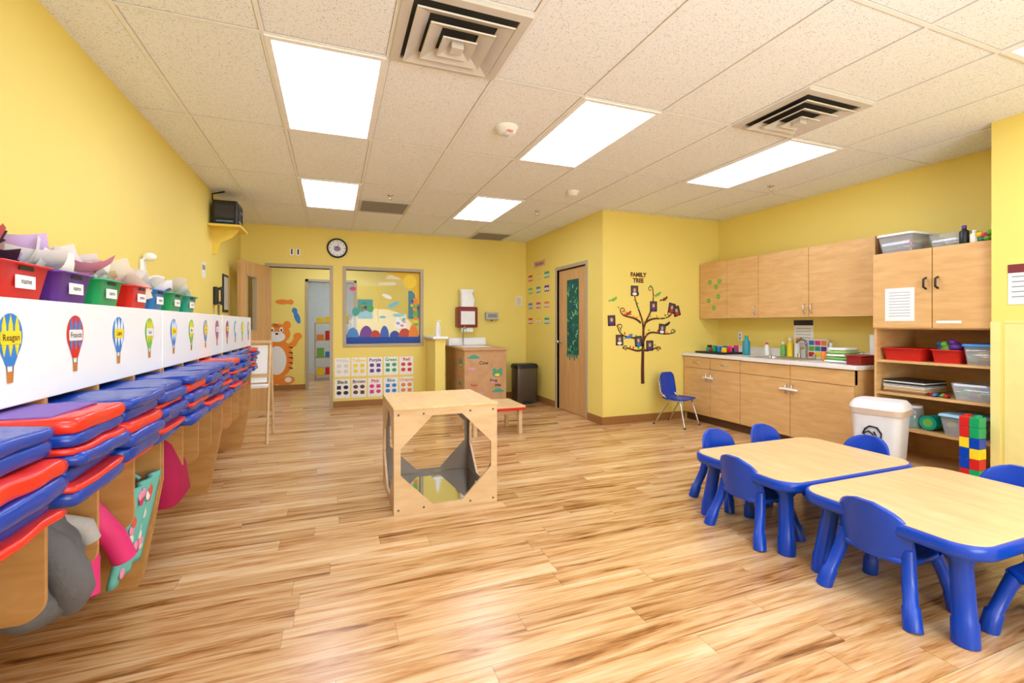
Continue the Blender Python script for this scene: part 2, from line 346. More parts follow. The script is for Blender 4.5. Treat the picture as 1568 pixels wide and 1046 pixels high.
for k in range(70):
    x,y=.3+.3*random.random(),.87+1.03*random.random(); b.poly(ellp(x,y,.03,.012,8,rot=random.random()*3),.004,.0055+.002*random.random(),random.choice([P('1F8A70',.6),P('7FC8B0',.6),P('0A3A38',.6),LGRN]))
for k in range(5):b.ribbon([(.28+.07*k,.86),(.29+.07*k,.8-.04*(k%2))],.05,.02,0,.003,P('1F8A70',.6))
b.done()
hx,hy=DX0,YB-.03; ang=math.atan2(6.80-hy,-1.14-hx)
b=Bd('door_2',place(hx,hy,0,ang)); D=.87
for x0,x1,z0,z1 in ((0,.46,.005,2.11),(.70,D,.005,2.11),(.46,.70,.005,1.2),(.46,.70,1.92,2.11)): b.box(x0,x1,0,.042,z0,z1,DOORW)
b.box(.46,.70,.018,.024,1.2,1.92,GLASS)
for x0,x1,z0,z1 in ((.445,.465,1.185,1.935),(.695,.715,1.185,1.935),(.445,.715,1.185,1.205),(.445,.715,1.915,1.935)): b.box(x0,x1,-.006,.048,z0,z1,FRAME)
for sy in (-1,1):
    y=.021+sy*.021; b.cyl((.81,y,1.0),(.81,y+sy*.05,1.0),.01,.01,CHROME); b.cyl((.81,y+sy*.05,1.0),(.7,y+sy*.05,1.0),.009,.009,CHROME)
b.done()
b=Bd('window_1',onback(YB,WX0,WZ0)); w,h=WX1-WX0,WZ1-WZ0
for x0,x1,y0,y1 in ((-.05,.0,-.05,h+.05),(w,w+.05,-.05,h+.05),(0,w,-.05,0),(0,w,h,h+.05)): b.box(x0,x1,y0,y1,-.13,.015,FRAME,.003)
b.box(0,w,0,h,-.063,-.058,GLASS); b.done()
b=Bd('window_ocean_art',onback(YB+.056,WX0,WZ0))
wave=[(0.002,.002),(w-.002,.002)]+[(w-.002-(w-.004)*i/24,.12+.02*math.sin(i*1.1)) for i in range(25)]
b.poly(wave,0,.001,P('1D4FA8',.6))
for cx,rx,ry,m in ((.1,.09,.15,LBLUE),(.3,.1,.18,P('7A4BA0',.6)),(.44,.08,.11,P('C9483C',.6)),(.58,.07,.18,P('4A6AC0',.6)),(.74,.08,.1,P('3C56B0',.6)),(.9,.1,.14,P('C8503C',.6)),(1.04,.08,.2,ORG)):
    b.poly(ellp(cx,.1,rx,ry,18,0,180),.001+cx*.0005,.0022+cx*.0005,m)
b.poly([(.55,h-.002),(w-.002,h-.002),(w-.002,.62),(w-.06,.66),(w-.08,.8),(w-.14,.86),(w-.16,.98),(.82,h-.1),(.7,h-.05)],0,.001,P('F3C22C',.6))
b.poly(ellp(w-.16,h-.15,.11,.11),.001,.002,P('FFD93B',.6))
for k in range(9): b.poly(ellp(w-.06-.02*random.random(),.3+.05*k,.04,.03),.001,.002+.0003*k,random.choice([LGRN,ORG,YEL]))
b.poly(ellp(.36,.55,.055,.055),0,.001,P('55B56A',.6)); b.poly(ellp(.14,.5,.05,.07),0,.001,TEAL); b.poly(ellp(.1,.86,.05,.03),0,.001,PINK); b.poly(ellp(.55,.42,.05,.02),0,.001,P('7FD0D8',.6))
b.poly(ellp(.72,.62,.1,.035,rot=.5),0,.001,P('7FC9D8',.6)); b.poly(ellp(.62,.75,.08,.03,rot=-.4),0,.001,WHITE); b.poly(ellp(.8,.45,.09,.03),0,.001,P('9BD8E0',.6))
b.ribbon([(.45,.9),(.52,.7),(.47,.5),(.5,.3)],.012,.008,0,.001,YEL)
b.done()
# ------------------------------------------------------------ back wall things
b=Bd('wall_clock',onback(YB-.001,.06,2.45)); 
b.loft([(ellp(0,0,.15,.15,32),0),(ellp(0,0,.15,.15,32),.03),(ellp(0,0,.125,.125,32),.035),(ellp(0,0,.125,.125,32),.02)],BLACK)
b.poly(ellp(0,0,.125,.125,32),.02,.022,WHITE)
for k in range(12):
    a=k*pi/6; b.box(.105*math.sin(a)-.006,.105*math.sin(a)+.006,.105*math.cos(a)-.006,.105*math.cos(a)+.006,.022,.024,BLACK)
b.poly(ellp(0,-.01,.05,.04),.022,.0235,LBLUE); b.poly(ellp(0,-.01,.03,.02),.0235,.0245,RED)
b.ribbon([(0,0),(.02,.08)],.008,.004,.025,.027,BLACK); b.ribbon([(0,0),(-.05,.03)],.01,.006,.025,.027,BLACK); b.done()
b=Bd('room_number_sign',onback(YB-.001,-.53,2.36)); b.box(-.07,-.015,-.05,.05,0,.003,WHITE); b.box(.015,.07,-.05,.05,0,.003,WHITE); b.text('1',.1,BLACK,-.043,0,.004,.05); b.text('1',.1,BLACK,.043,0,.004,.05); b.done()
names=[['White','Yellow','Purple','Green','Red'],['Black','Brown','Pink','Blue','Orange']]
cm=[[P('DDD9CF',.6),YEL,PURP,GREEN,RED],[BLACK,BROWN,PINK,LBLUE,ORG]]
b=Bd('color_word_posters',onback(YB-.001))
for r in range(2):
    for c_ in range(5):
        x=.135+.243*c_; y=.62-.33*r; b.box(x-.11,x+.11,y-.145,y+.145,0,.003,WHITE); m=cm[r][c_]
        b.text(names[r][c_],.07,m,x,y+.1,.004,.03)
        for i in range(2):
            for j in range(2): 
                if (i+j+c_)%3: b.poly(ellp(x-.05+.1*i,y+.02-.085*j,.036,.03,12),.003,.0045,m)
                else: b.box(x-.08+.1*i,x-.02+.1*i,y-.01-.085*j,y+.045-.085*j,.003,.0045,m)
b.done()
b=Bd('paper_towel_dispenser',onback(YB-.001,2.08,1.40)); b.box(-.17,.17,-.17,.17,0,.2,P('7C1414',.3),.02,3); b.box(-.12,.12,-.12,.1,.2,.205,P('E8E8E8',.3),.002); b.box(-.1,.1,-.165,-.15,.1,.17,BLACK)
b.box(-.1,.1,-.24,-.16,.15,.152,WHITE); b.done()
b=Bd('paper_towel_bundle',place(2.08,YB-.13,1.572)); b.loft([(rrect(.22,.13,.03,4),0),(rrect(.25,.15,.04,4,.01),.12),(rrect(.2,.12,.03,4,-.01),.22),(rrect(.26,.14,.03,4,.0),.29)],WHITE); b.done()
b=Bd('soap_dispenser',onback(YB-.001,2.54,1.42)); b.box(-.11,.11,-.06,.07,0,.1,P('B9B7B2',.35),.015,3); b.box(-.08,.08,-.02,.04,.1,.104,P('8B8984',.3)); b.cyl((0,-.06,.05),(0,-.08,.05),.015,.01,BLACK); b.done()
b=Bd('framed_notice',onback(YB-.001,3.06,1.69)); b.box(-.06,.06,-.08,.08,0,.012,WHITE,.003); b.box(-.045,.045,-.065,.065,.012,.014,P('D8D2B8',.6)); b.done()
b=Bd('wall_pony'); b.box(1.42,1.57,6.9,YB,0,1.06,WALL); b.done()
b=Bd('trim_pony_cap'); b.box(1.38,1.61,6.86,YB,1.06,1.1,WHITE,.01); b.done()
for x,y,m in ((1.47,6.98,OFFW),(1.52,7.12,WHITE)):
    b=Bd('lotion_bottle'); b.lathe([(.03,1.1),(.032,1.12),(.032,1.24),(.015,1.27),(.012,1.29)],m,(x,y),16); b.lathe([(.014,1.28),(.014,1.31),(.004,1.312),(.004,1.335)],WHITE,(x,y),12); b.cyl((x,y,1.335),(x+.035,y,1.332),.006,.005,WHITE,8); b.done()
b=Bd('sink_cabinet'); SX0,SX1,SY0=1.76,2.40,6.5
b.box(SX0,SX1,SY0,YB-.014,.0,.9,BOXW,.004); b.box(SX0-.02,SX1+.02,SY0-.02,YB-.004,.9,.935,BOXW,.006)
b.box(SX0+.1,SX1-.1,SY0+.35,YB-.25,.932,.938,WHITE,.002); b.box(SX0,SX1,YB-.18,YB-.01,.935,1.06,WHITE,.01)
b.tube([(1.97,7.35,.93),(1.97,7.35,1.12),(1.97,7.33,1.2),(1.97,7.27,1.24),(1.97,7.2,1.22),(1.97,7.19,1.17)],.012,CHROME)
b.T=onback(SY0-.001)
def sticker(x,z,kind):
    if kind=='frog': b.poly(ellp(x,z,.08,.055),0,.001,P('4E9E7A',.6)); b.poly(ellp(x-.05,z+.05,.03,.03),0,.0012,P('4E9E7A',.6)); b.poly(ellp(x+.05,z+.05,.03,.03),0,.0012,P('4E9E7A',.6)); b.poly(ellp(x,z-.02,.04,.02),.001,.002,YEL)
    if kind=='hat': b.poly(ellp(x,z,.07,.04,18,0,180),0,.001,P('3E9E8A',.6)); b.poly(ellp(x,z,.1,.016),.001,.002,P('3E9E8A',.6))
    if kind=='cloud': b.poly(ellp(x,z,.05,.022),0,.001,P('D89AA8',.6)); b.poly(ellp(x+.03,z-.008,.035,.02),0,.0015,P('D89AA8',.6))
for x,z,k in ((2.26,.56,'frog'),(2.27,.3,'hat'),(1.98,.28,'cloud'),(1.86,.64,'cloud'),(2.2,.44,'cloud'),(1.9,.8,'hat')): sticker(x,z,k)
b.text('Cow',.07,BLACK,2.05,.72,.002,.02); b.text('Frog',.06,BLACK,2.2,.46,.002,.02); b.text('Hat',.06,BLACK,2.27,.39,.002,.02); b.text('Train',.05,RED,1.9,.4,.002,.02)
b.T=onright(SX0-.001)
for y,z,k in ((-6.7,.7,'frog'),(-7.0,.55,'cloud'),(-6.75,.4,'hat')): sticker(y,z,k)
b.done()
b=Bd('step_trash_can',place(2.93,7.08,0)); b.loft([(rrect(.37,.26,.05),.0),(rrect(.37,.26,.05),.04),(rrect(.38,.27,.05),.05),(rrect(.38,.27,.05),.57)],STEEL)
b.loft([(rrect(.4,.29,.055),.57),(rrect(.4,.29,.055),.61),(rrect(.36,.25,.05),.64)],BLACK); b.box(-.08,.08,-.17,-.12,.01,.03,BLACK,.005); b.done()
b=Bd('number_word_cards',onright(XD-.001)); 
for r,z in enumerate((2.08,1.86,1.6,1.34)):
    for j,y in enumerate((7.45,7.12,6.79)):
        m=COLS[(r*3+j*2)%9]; b.box(-y-.085,-y+.085,z-.05,z+.05,0,.002,m); b.box(-y-.075,-y+.075,z-.03,z+.012,.002,.003,WHITE); b.text(['one','two','three','four','five','six','seven','eight','nine','ten','red','blue'][r*3+j],.04,BLACK,-y,z-.008,.004,.01)
b.box(-7.3,-6.85,2.24,2.34,0,.002,P('E8B08A',.6)); b.text('Numbers',.09,PURP,-7.07,2.29,.003,.02); b.done()
# ------------------------------------------------------------ tree decal
b=Bd('family_tree_decal',onback(YT-.001)); TR=P('5A2A12',.6)
def bez(p0,p1,p2,p3,n=12):
    return [tuple(((1-t)**3*p0[k]+3*(1-t)**2*t*p1[k]+3*(1-t)*t*t*p2[k]+t**3*p3[k]) for k in (0,1)) for t in [i/n for i in range(n+1)]]
b.ribbon(bez((3.81,.5),(3.80,.8),(3.82,1.0),(3.82,1.2)),.055,.035,0,.001,TR)
brs=[((3.82,1.0),(3.7,1.2),(3.5,1.02),(3.42,1.25)),((3.82,1.05),(3.9,1.3),(4.1,1.08),(4.34,1.18)),((3.82,1.2),(3.82,1.4),(3.7,1.5),(3.68,1.68)),((3.82,1.2),(3.86,1.4),(4.02,1.45),(3.97,1.75)),
     ((3.85,1.3),(4.0,1.42),(4.15,1.30),(4.28,1.42)),((3.78,1.30),(3.65,1.42),(3.5,1.34),(3.46,1.46)),((3.82,.95),(3.9,.9),(4.0,1.0),(4.1,.95)),((3.8,.95),(3.7,.9),(3.6,1.0),(3.5,.97))]
for i,q in enumerate(brs):
    pts=bez(*q); b.ribbon(pts,.03,.014,0,.001+.00005*i,TR)
    ex,ey=pts[-1]; sg=1 if ex>3.8 else -1
    b.ribbon([(ex-sg*.04+.04*sg*math.cos(a)*(1-a/9),ey+.04*math.sin(a)*(1-a/9)) for a in [k*.5 for k in range(14)]],.014,.007,0,.0009,TR)
    for k in range(2,13,2):
        x,y=pts[k]; b.poly(ellp(x+random.uniform(-.04,.04),y+random.uniform(.0,.05),.02,.010,8,rot=random.random()*3),.0005,.0018,random.choice([LGRN,GREEN,RED,ORG,LGRN]))
for x,y,rt in ((3.33,1.33,.05),(3.45,1.08,0),(3.68,1.72,0),(3.98,1.52,0),(4.36,1.46,.3),(4.28,1.5,-.2),(3.92,1.0,0),(3.74,1.06,.1),(4.12,1.22,-.1)):
    bb=b.T; b.T=bb@Matrix.Translation((x,y,0))@Matrix.Rotation(rt,4,'Z'); b.box(-.056,.056,-.068,.068,.002,.004,P('241E2A',.5)); b.box(-.044,.04,-.034,.056,.004,.0045,P('5A4A50',.5)); b.poly(ellp(0,.01,.02,.026,10),.0045,.005,P('D8A888',.6)); b.poly(ellp(0,-.04,.035,.02,10),.0045,.005,random.choice([RED,LBLUE,WHITE,PURP])); b.T=bb
for x,y,m in ((3.36,1.6,LGRN),(3.58,1.42,RED),(4.05,1.68,LGRN),(4.16,1.62,BROWN),(3.6,1.12,LBLUE),(4.2,1.28,P('2A2A30',.6))):
    b.poly(ellp(x,y,.04,.02,12,rot=.4),.001,.003,m); b.poly(ellp(x+.036,y+.024,.016,.016,10),.001,.0032,m); b.poly([(x-.03,y-.01),(x-.08,y-.035),(x-.065,y+.0)],.001,.003,m)
b.text('FAMILY',.075,TR,3.74,1.93,.002,.05); b.text('TREE',.075,TR,3.74,1.855,.002,.05)
b.done()
# ------------------------------------------------------------ left wall fixtures
b=Bd('wall_shelf'); WS=P('EBCF58',.5); b.box(XL,-.93,5.75,6.2,2.33,2.355,WS,.003); b.T=frame((0,5.97,0),(1,0,0),(0,-1,0)); b.poly([(XL,2.33),(-.98,2.33),(-1.05,2.24),(-1.16,2.18),(-1.19,2.06),(XL,2.05)],-.012,.012,WS); b.done()
b=Bd('radio'); b.box(-1.21,-.97,5.8,6.12,2.357,2.62,BLACK,.015,3); b.T=onleft(-.97,5.96,2.49); b.ring(rrect(.26,.2,.02),rrect(.23,.17,.02),0,.006,P('2A2A30',.3)); b.poly(ellp(-.05,-.01,.055,.055),0,.004,P('303038',.6)); b.box(.02,.1,.02,.06,0,.004,P('3A6EA8',.2)); b.box(-.1,.1,-.09,-.075,0,.004,P('C0C0C8',.3))
b.T=onback(5.8,-1.09,2.49); b.box(-.09,.09,-.06,.08,0,.003,P('303038',.4)); b.box(-.08,.08,-.1,-.09,0,.003,P('5AA0D8',.3))
b.T=Matrix(); b.tube([(-1.22,5.9,2.62),(-1.225,5.9,2.7),(-1.1,5.85,2.72)],.008,BLACK); b.done()
b=Bd('wall_telephone',onleft(XL+.001,6.05,1.6)); b.box(-.05,.05,-.1,.1,0,.04,BLACK,.01); b.tube([(-.03,.09,.06),(-.03,.06,.085),(-.03,-.06,.085),(-.03,-.09,.06)],[.025,.015,.015,.025],BLACK)
b.tube([(-.03+.012*math.cos(k*1.2),-.1-.004*k,.05+.012*math.sin(k*1.2)) for k in range(60)],.004,BLACK,5); b.done()
b=Bd('wall_hook_sensor',onleft(XL+.001,3.92,1.7)); b.box(-.03,.03,-.06,.03,0,.025,WHITE,.008); b.ell((.01,.05,.05),(.035,.03,.04),WHITE); b.tube([(-.01,.03,.02),(-.01,.07,.05)],.01,WHITE); b.done()
b=Bd('wall_notice_strip',onleft(XL+.001,5.6,1.84)); b.box(-.07,.07,-.08,.08,0,.002,WHITE); b.box(-.05,.05,.0,.05,.002,.003,GREY); b.done()
b=Bd('wall_frame_picture',onleft(XL+.001,6.6,1.66)); b.box(-.14,.14,-.23,.23,0,.015,BLACK,.003); b.box(-.11,.11,-.2,.2,.015,.017,P('C9C3B4',.5)); b.done()
# ------------------------------------------------------------ cubbies
CX=-.80
PW=P('F4F4F4',.25,var=.01,name='whiteboard')
sections=[(.10,1.44),(1.46,2.80),(2.82,4.16),(4.18,5.52)]
baln=['Kevin','Mia','Noah','Eva','Reagan','Francis','Liam','Leo','Zoe','Max','Ivy','Sam','Ava','Eli','Ben','Joy']
bc=[(LBLUE,YEL),(RED,LBLUE),(LBLUE,WHITE),(LGRN,YEL)]
ci=0
B_,R_=MBLUE,MRED
pats=[[(B_,.04),(R_,.018),(B_,.04),(B_,.035),(R_,.016),(B_,.035),(R_,.038)],[(B_,.04),(R_,.018),(B_,.04),(B_,.036),(R_,.02),(B_,.04),(B_,.03)],[(R_,.018),(B_,.042),(B_,.038),(R_,.035),(B_,.04),(B_,.03)],[(B_,.04),(B_,.036),(R_,.02),(B_,.036),(R_,.035),(B_,.03)]]
order={(1,0):0,(1,1):2,(1,2):1,(1,3):3,(2,0):1,(2,1):3,(2,2):0,(2,3):2}
for si,(y0,y1) in enumerate(sections):
    b=Bd('coat_cubby_unit')
    W=(y1-y0)
    b.box(XL+.014,XL+.03,y0,y1,.1,1.35,CUBW)
    b.box(XL+.014,CX-.012,y0,y1,.80,.82,CUBW); b.box(XL+.014,CX-.012,y0,y1,1.33,1.35,CUBW)
    b.box(CX-.012,CX,y0,y1,1.06,1.352,PW,.003)
    for k in range(5):
        y=y0+.009+(W-.018)*k/4
        b.T=frame((0,y,0),(1,0,0),(0,-1,0))
        if k in (0,4):
            xb=XL+.014; pts=[(xb,0),(-.89,0),(-.875,.06),(-.80,.5),(-.80,1.06),(CX-.012,1.06),(CX-.012,1.33),(xb,1.33)]
        else:
            xb=XL+.03; pts=[(xb,.42),(-.98,.40)]+[(-.86+.06*math.sin(a),.46-.06*math.cos(a)) for a in [j*pi/12 for j in range(7)]]+[(-.80,1.06),(CX-.012,1.06),(CX-.012,1.33),(xb,1.33)]
        b.poly(pts,-.009,.009,CUBW); b.T=Matrix()
    for k in range(4):
        y=y0+W*(k+.5)/4
        b.tube([(XL+.03,y,.72),(XL+.07,y,.71),(XL+.08,y,.75)],.005,CHROME,6)
    b.done()
    for k in range(4):
        y=y0+.17+.335*k
        b=Bd('balloon_name_tag',onleft(CX+.001,y,1.225)); m1,m2=bc[(k+si*3)%4] if si!=1 else bc[k]
        env=ellp(0,.025,.052,.06,22,-40,220)+[(-.016,-.055),(.016,-.055)]
        b.poly(env,0,.0015,m1)
        for q in (-1,0,1):
            st=[(q*.027+.009*s_*math.sqrt(max(0,1-abs(t)**2.5)),.025+.055*t) for s_,rng in ((1,(-1,-.5,0,.5,1)),(-1,(.5,0,-.5))) for t in rng]
            b.poly(st,.0015,.0022,m2)
        b.poly(rrect(.085,.036,.006,2,0,.02),.0022,.003,YEL if k%2==0 else OFFW); b.text(baln[ci%16],.025,BLACK,0,.02,.0034,.01)
        b.poly([(-.014,-.07),(.014,-.07),(.011,-.1),(-.011,-.1)],0,.0015,P('C07A30',.6)); b.ribbon([(-.014,-.055),(-.012,-.07)],.002,.002,0,.001,BLACK); b.ribbon([(.014,-.055),(.012,-.07)],.002,.002,0,.001,BLACK)
        b.done(); ci+=1
        b=Bd('rest_mat_stack'); z=.822; fr=(-.60 if si<3 else -.73)
        yy0=y0+W*k/4+.016; yy1=y0+W*(k+1)/4-.012
        pat=pats[order.get((si,k),random.randrange(4))]; tot=sum(p[1] for p in pat); sc=.222/tot
        for j,(m,th) in enumerate(pat):
            th*=sc; dx=random.uniform(-.025,.018); x1=fr+dx
            cxx=CX-.2; b.T=Matrix.Translation((cxx,(yy0+yy1)/2,z))@Matrix.Rotation(random.uniform(-.02,.02),4,'Z')@Matrix.Rotation(random.uniform(-.004,.012),4,'Y')@Matrix.Translation((-cxx,-(yy0+yy1)/2,-z))
            b.pillow(XL+.1,x1,yy0,yy1,z-.002,z+th+.002,m,.06,.007,11)
            b.T=Matrix(); z+=th
        if si==1 and k==0: b.box(-1.0,-.66,yy0+.03,yy1-.03,z,z+.006,P('7A5AA8',.6),.001)
        b.done()
def bin_(name,x,y,z,w,d,h,m,rz=0,label=True):
    b=Bd(name,place(x,y,z,rz)); t=.004
    b.loft([(rrect(w*.86,d*.86,.02),0),(rrect(w,d,.025),h),(rrect(w+.02,d+.02,.03),h),(rrect(w+.02,d+.02,.03),h+.006),(rrect(w-2*t,d-2*t,.025),h+.006),(rrect(w*.86-2*t,d*.86-2*t,.02),t)],m,(1,1))
    if label:
        b.T=b.T@frame((w/2*.965,0,h*.5),(0,1,0),(1,0,0)); b.box(-.045,.045,-.018,.02,0,.004,WHITE); b.text('name',.024,BLACK,0,.003,.005)
        b.box(.0-.035,.035,.035,.048,.0,.005,BLACK)
    b.done()
def papers(name,x,y,z,cols,n=6):
    b=Bd(name)
    for i in range(n):
        b.T=place(x+random.uniform(-.05,.05),y+random.uniform(-.06,.06),z+.02+.004*i,random.uniform(-.7,.7))@Matrix.Rotation(random.uniform(-1.1,-.3),4,random.choice('XY'))
        W2=random.uniform(.12,.2); H2=random.uniform(.14,.24); nn=5
        vs=[];fs=[]
        cv=random.uniform(.05,.2)
        for a in range(nn+1):
            for c_ in range(nn+1):
                u,v=a/nn-.5,c_/nn-.5; vs.append((u*W2,v*H2,cv*u*u+.02*math.sin(v*5)))
        for a in range(nn):
            for c_ in range(nn): q=a*(nn+1)+c_; fs.append([q,q+1,q+nn+2,q+nn+1])
        b.add(vs,fs,random.choice(cols),True)
    b.done()
PC=[WHITE,OFFW,WHITE,LPINK,P('C9A8D8',.6),P('E8C9A0',.6),P('F0E6D8',.6)]
for y,w,m in ((1.50,.24,RED),(1.79,.26,RED),(2.08,.23,PURP),(2.36,.22,GREEN),(2.68,.22,RED),(2.93,.17,LBLUE),(3.22,.24,GREEN),(3.52,.22,TEAL)):
    bin_('plastic_bin',-.96,y,1.353,.24,w,.1,m)
    papers('loose_papers',-.98,y,1.43,PC if y>1.8 else [WHITE,P('3A2A40',.5),RED,P('3A2A40',.5),LPINK],n=7 if y>2.9 else 9)
# cubby contents
def garment(name,x,y,ztop,zbot,rx,ry,m,quilt=6,hook=None):
    b=Bd(name); N=26; secs=[]
    for i in range(N+1):
        t=i/N; z=zbot+(ztop-zbot)*t; prof=min(1,.55+3*t)*(1 if t<.7 else max(.35,1-(t-.7)*2.0)); q=1+.09*abs(math.sin(t*quilt*pi))
        pts=[(x+rx*prof*q*math.cos(a)*(1+.1*math.sin(3*a+t*4)),y+ry*prof*q*math.sin(a)*(1+.08*math.cos(4*a+t*3))) for a in [2*pi*k/28 for k in range(28)]]
        secs.append((pts,z))
    b.loft(secs,m)
    b.tube([(x,y,ztop-.02),(x-.08,y,ztop+.04),(XL+.08,hook or y,.745)],.006,m,6)
    return b
G=P('68696E',.85,bump=.5,scale=30)
b=garment('gray_jacket',-.89,1.94,.68,.33,.11,.115,G,6,1.97)
b.tube([(-.86,1.87,.64),(-.81,1.87,.58),(-.785,1.89,.49),(-.785,1.92,.42),(-.81,1.96,.36)],[.03,.045,.055,.055,.04],G,16); b.tube([(-.86,2.0,.62),(-.80,2.03,.58),(-.785,2.04,.53)],[.028,.034,.028],P('B4B2B0',.9,bump=.5,scale=40),14); b.done()
b=Bd('pink_snow_pants')
b.tube([(-1.12,2.3,.72),(-.98,2.27,.68),(-.90,2.22,.55),(-.86,2.19,.40),(-.85,2.17,.28)],[.03,.05,.045,.042,.04],PINK,18)
b.tube([(-1.1,2.32,.70),(-.98,2.3,.66),(-.88,2.31,.52),(-.83,2.34,.42),(-.80,2.36,.32)],[.03,.05,.045,.045,.042],PINK,18)
b.cyl((-.85,2.17,.281),(-.85,2.17,.275),.03,.03,P('8E1848',.6)); b.done()
b=Bd('patterned_blanket'); m=P('6FC4BC',.9); 
vs=[];fs=[];n=18
for a in range(n+1):
    for c_ in range(n+1):
        u,v=a/n,c_/n; vs.append((-.88+.085*v+.012*math.sin(u*14),2.46+.29*u,.15+.42*v))
N2=(n+1)**2; vs+=[(p[0]-.02,p[1],p[2]) for p in vs]
for a in range(n):
    for c_ in range(n): q=a*(n+1)+c_; fs.append([q,q+1,q+n+2,q+n+1]); fs.append([N2+q,N2+q+n+1,N2+q+n+2,N2+q+1])
for i in range(n):
    for q0,q1 in ((i,i+1),(n*(n+1)+i,n*(n+1)+i+1),(i*(n+1),(i+1)*(n+1)),(i*(n+1)+n,(i+1)*(n+1)+n)): fs.append([q0,q1,N2+q1,N2+q0])
b.add(vs,fs,m,True)
for k in range(26):
    u,v=random.uniform(.1,.9),random.uniform(.08,.92); b.ell((-.877+.085*v+.012*math.sin(u*14),2.46+.29*u,.15+.42*v),(.005,.026,.022),random.choice([PINK,LPINK,WHITE,P('E85A50',.6)]),12)
b.tube([(-.83,2.62,.57),(-.98,2.63,.68),(XL+.08,2.63,.745)],.008,m,6)
b.done()
b=Bd('magenta_bag'); b.loft([(rrect(.20,.26,.06,4,-.91,3.16),.28),(rrect(.24,.29,.08,4,-.9,3.16),.33),(rrect(.22,.27,.08,4,-.91,3.16),.48),(rrect(.16,.18,.05,4,-.93,3.18),.6),(rrect(.08,.1,.03,4,-.97,3.2),.68)],P('B0104E',.8,bump=.4)); b.tube([(-.97,3.2,.67),(XL+.08,3.2,.745)],.008,P('B0104E',.8,bump=.4),6); b.done()
for y,m in ((3.6,P('6A6A70',.8)),(4.35,LPINK),(4.0,P('3A5AA0',.8)),(4.7,P('8A3040',.8))):
    garment('hanging_clothes',-1.02,y,.72,.4,.09,.10,m,3).done()
# ------------------------------------------------------------ easel
b=Bd('art_easel'); EW=PLY
for y0,dy in ((5.88,-.28),(5.92,.24)):
    for x in (-1.0,-.66): b.tube([(x,y0,1.08),(x,y0+dy,.0)],.015,EW,8)
    for z in (.25,.72):
        t=(1.08-z)/1.08; b.box(-1.0,-.66,y0+dy*t-.012,y0+dy*t+.012,z-.02,z+.02,EW)
b.box(-1.02,-.64,5.85,5.95,1.07,1.1,EW,.004)
b.T=frame((-.83,5.78,.66),(1,0,0),(0,-.963,.268),(0,.268,.963)); b.box(-.15,.15,-.02,.4,0,.01,WHITE)
b.T=Matrix(); b.box(-1.0,-.66,5.62,5.74,.6,.63,WHITE,.004); b.done()
# ------------------------------------------------------------ mirror cube
b=Bd('mirror_play_cube'); x0,x1,y0,y1,hh=.38,1.11,3.2,3.93,.70
def octpanel(T,w,h,m,th=.018,f=.045,cut=.215):
    b.T=T
    i0,i1,j0,j1=f,w-f,f,h-f
    inner=[(i1,j1-cut),(i1-cut,j1),(i0+cut,j1),(i0,j1-cut),(i0,j0+cut),(i0+cut,j0),(i1-cut,j0),(i1,j0+cut)]
    outer=[(w,h),(w-.01,h),(.01,h),(0,h),(0,0),(.01,0),(w-.01,0),(w,0)]
    b.ring(outer,inner,0,th,m)
    b.T=Matrix()
w=x1-x0; s_=.018
TAUPE=P('83766A',.35,name='mirror_backing')
octpanel(frame((x0,y0+s_,0),(1,0,0),(0,-1,0)),w,hh,PLY)
octpanel(frame((x1,y1-s_,0),(-1,0,0),(0,1,0)),w,hh,PLY)
octpanel(frame((x0+s_,y1-s_,0),(0,-1,0),(-1,0,0)),w-2*s_,hh,PLY)
octpanel(frame((x1-s_,y0+s_,0),(0,1,0),(1,0,0)),w-2*s_,hh,PLY)
octpanel(frame((x1-s_-.004,y1-s_-.006,.046),(-1,0,0),(0,1,0)),w-2*s_-.008,hh-.05,TAUPE,.003,.03)
octpanel(frame((x1-s_-.006,y0+s_+.004,.046),(0,1,0),(1,0,0)),w-2*s_-.012,hh-.05,TAUPE,.003,.03)
octpanel(frame((x0+s_+.006,y1-s_-.008,.046),(0,-1,0),(-1,0,0)),w-2*s_-.014,hh-.05,TAUPE,.003,.03)
b.box(x0+s_,x1-s_,y0+s_,y1-s_,.03,.044,MIRROR); b.box(x0-.004,x1+.004,y0-.004,y1+.004,hh,hh+.018,MAPLE_T,.003)
for xx,yy in ((x0+.03,y0-.001),(x1-.03,y0-.001),(x0+.2,y0-.001),(x1-.2,y0-.001)):
    for zz in (.03,hh-.03): b.cyl((xx,yy,zz),(xx,yy-.004,zz),.008,.006,STEEL,10)
b.done()
b=Bd('low_activity_table'); b.box(1.45,2.1,5.03,5.6,.315,.335,MAPLE_T,.004); b.box(1.45,2.1,5.03,5.6,.285,.315,RED,.006)
for x in (1.5,2.05):
    for y in (5.09,5.54): b.box(x-.022,x+.022,y-.022,y+.022,0,.285,PLY,.003)
b.box(1.5,2.05,5.12,5.14,.23,.285,PLY); b.box(1.5,2.05,5.5,5.52,.23,.285,PLY)
b.done()
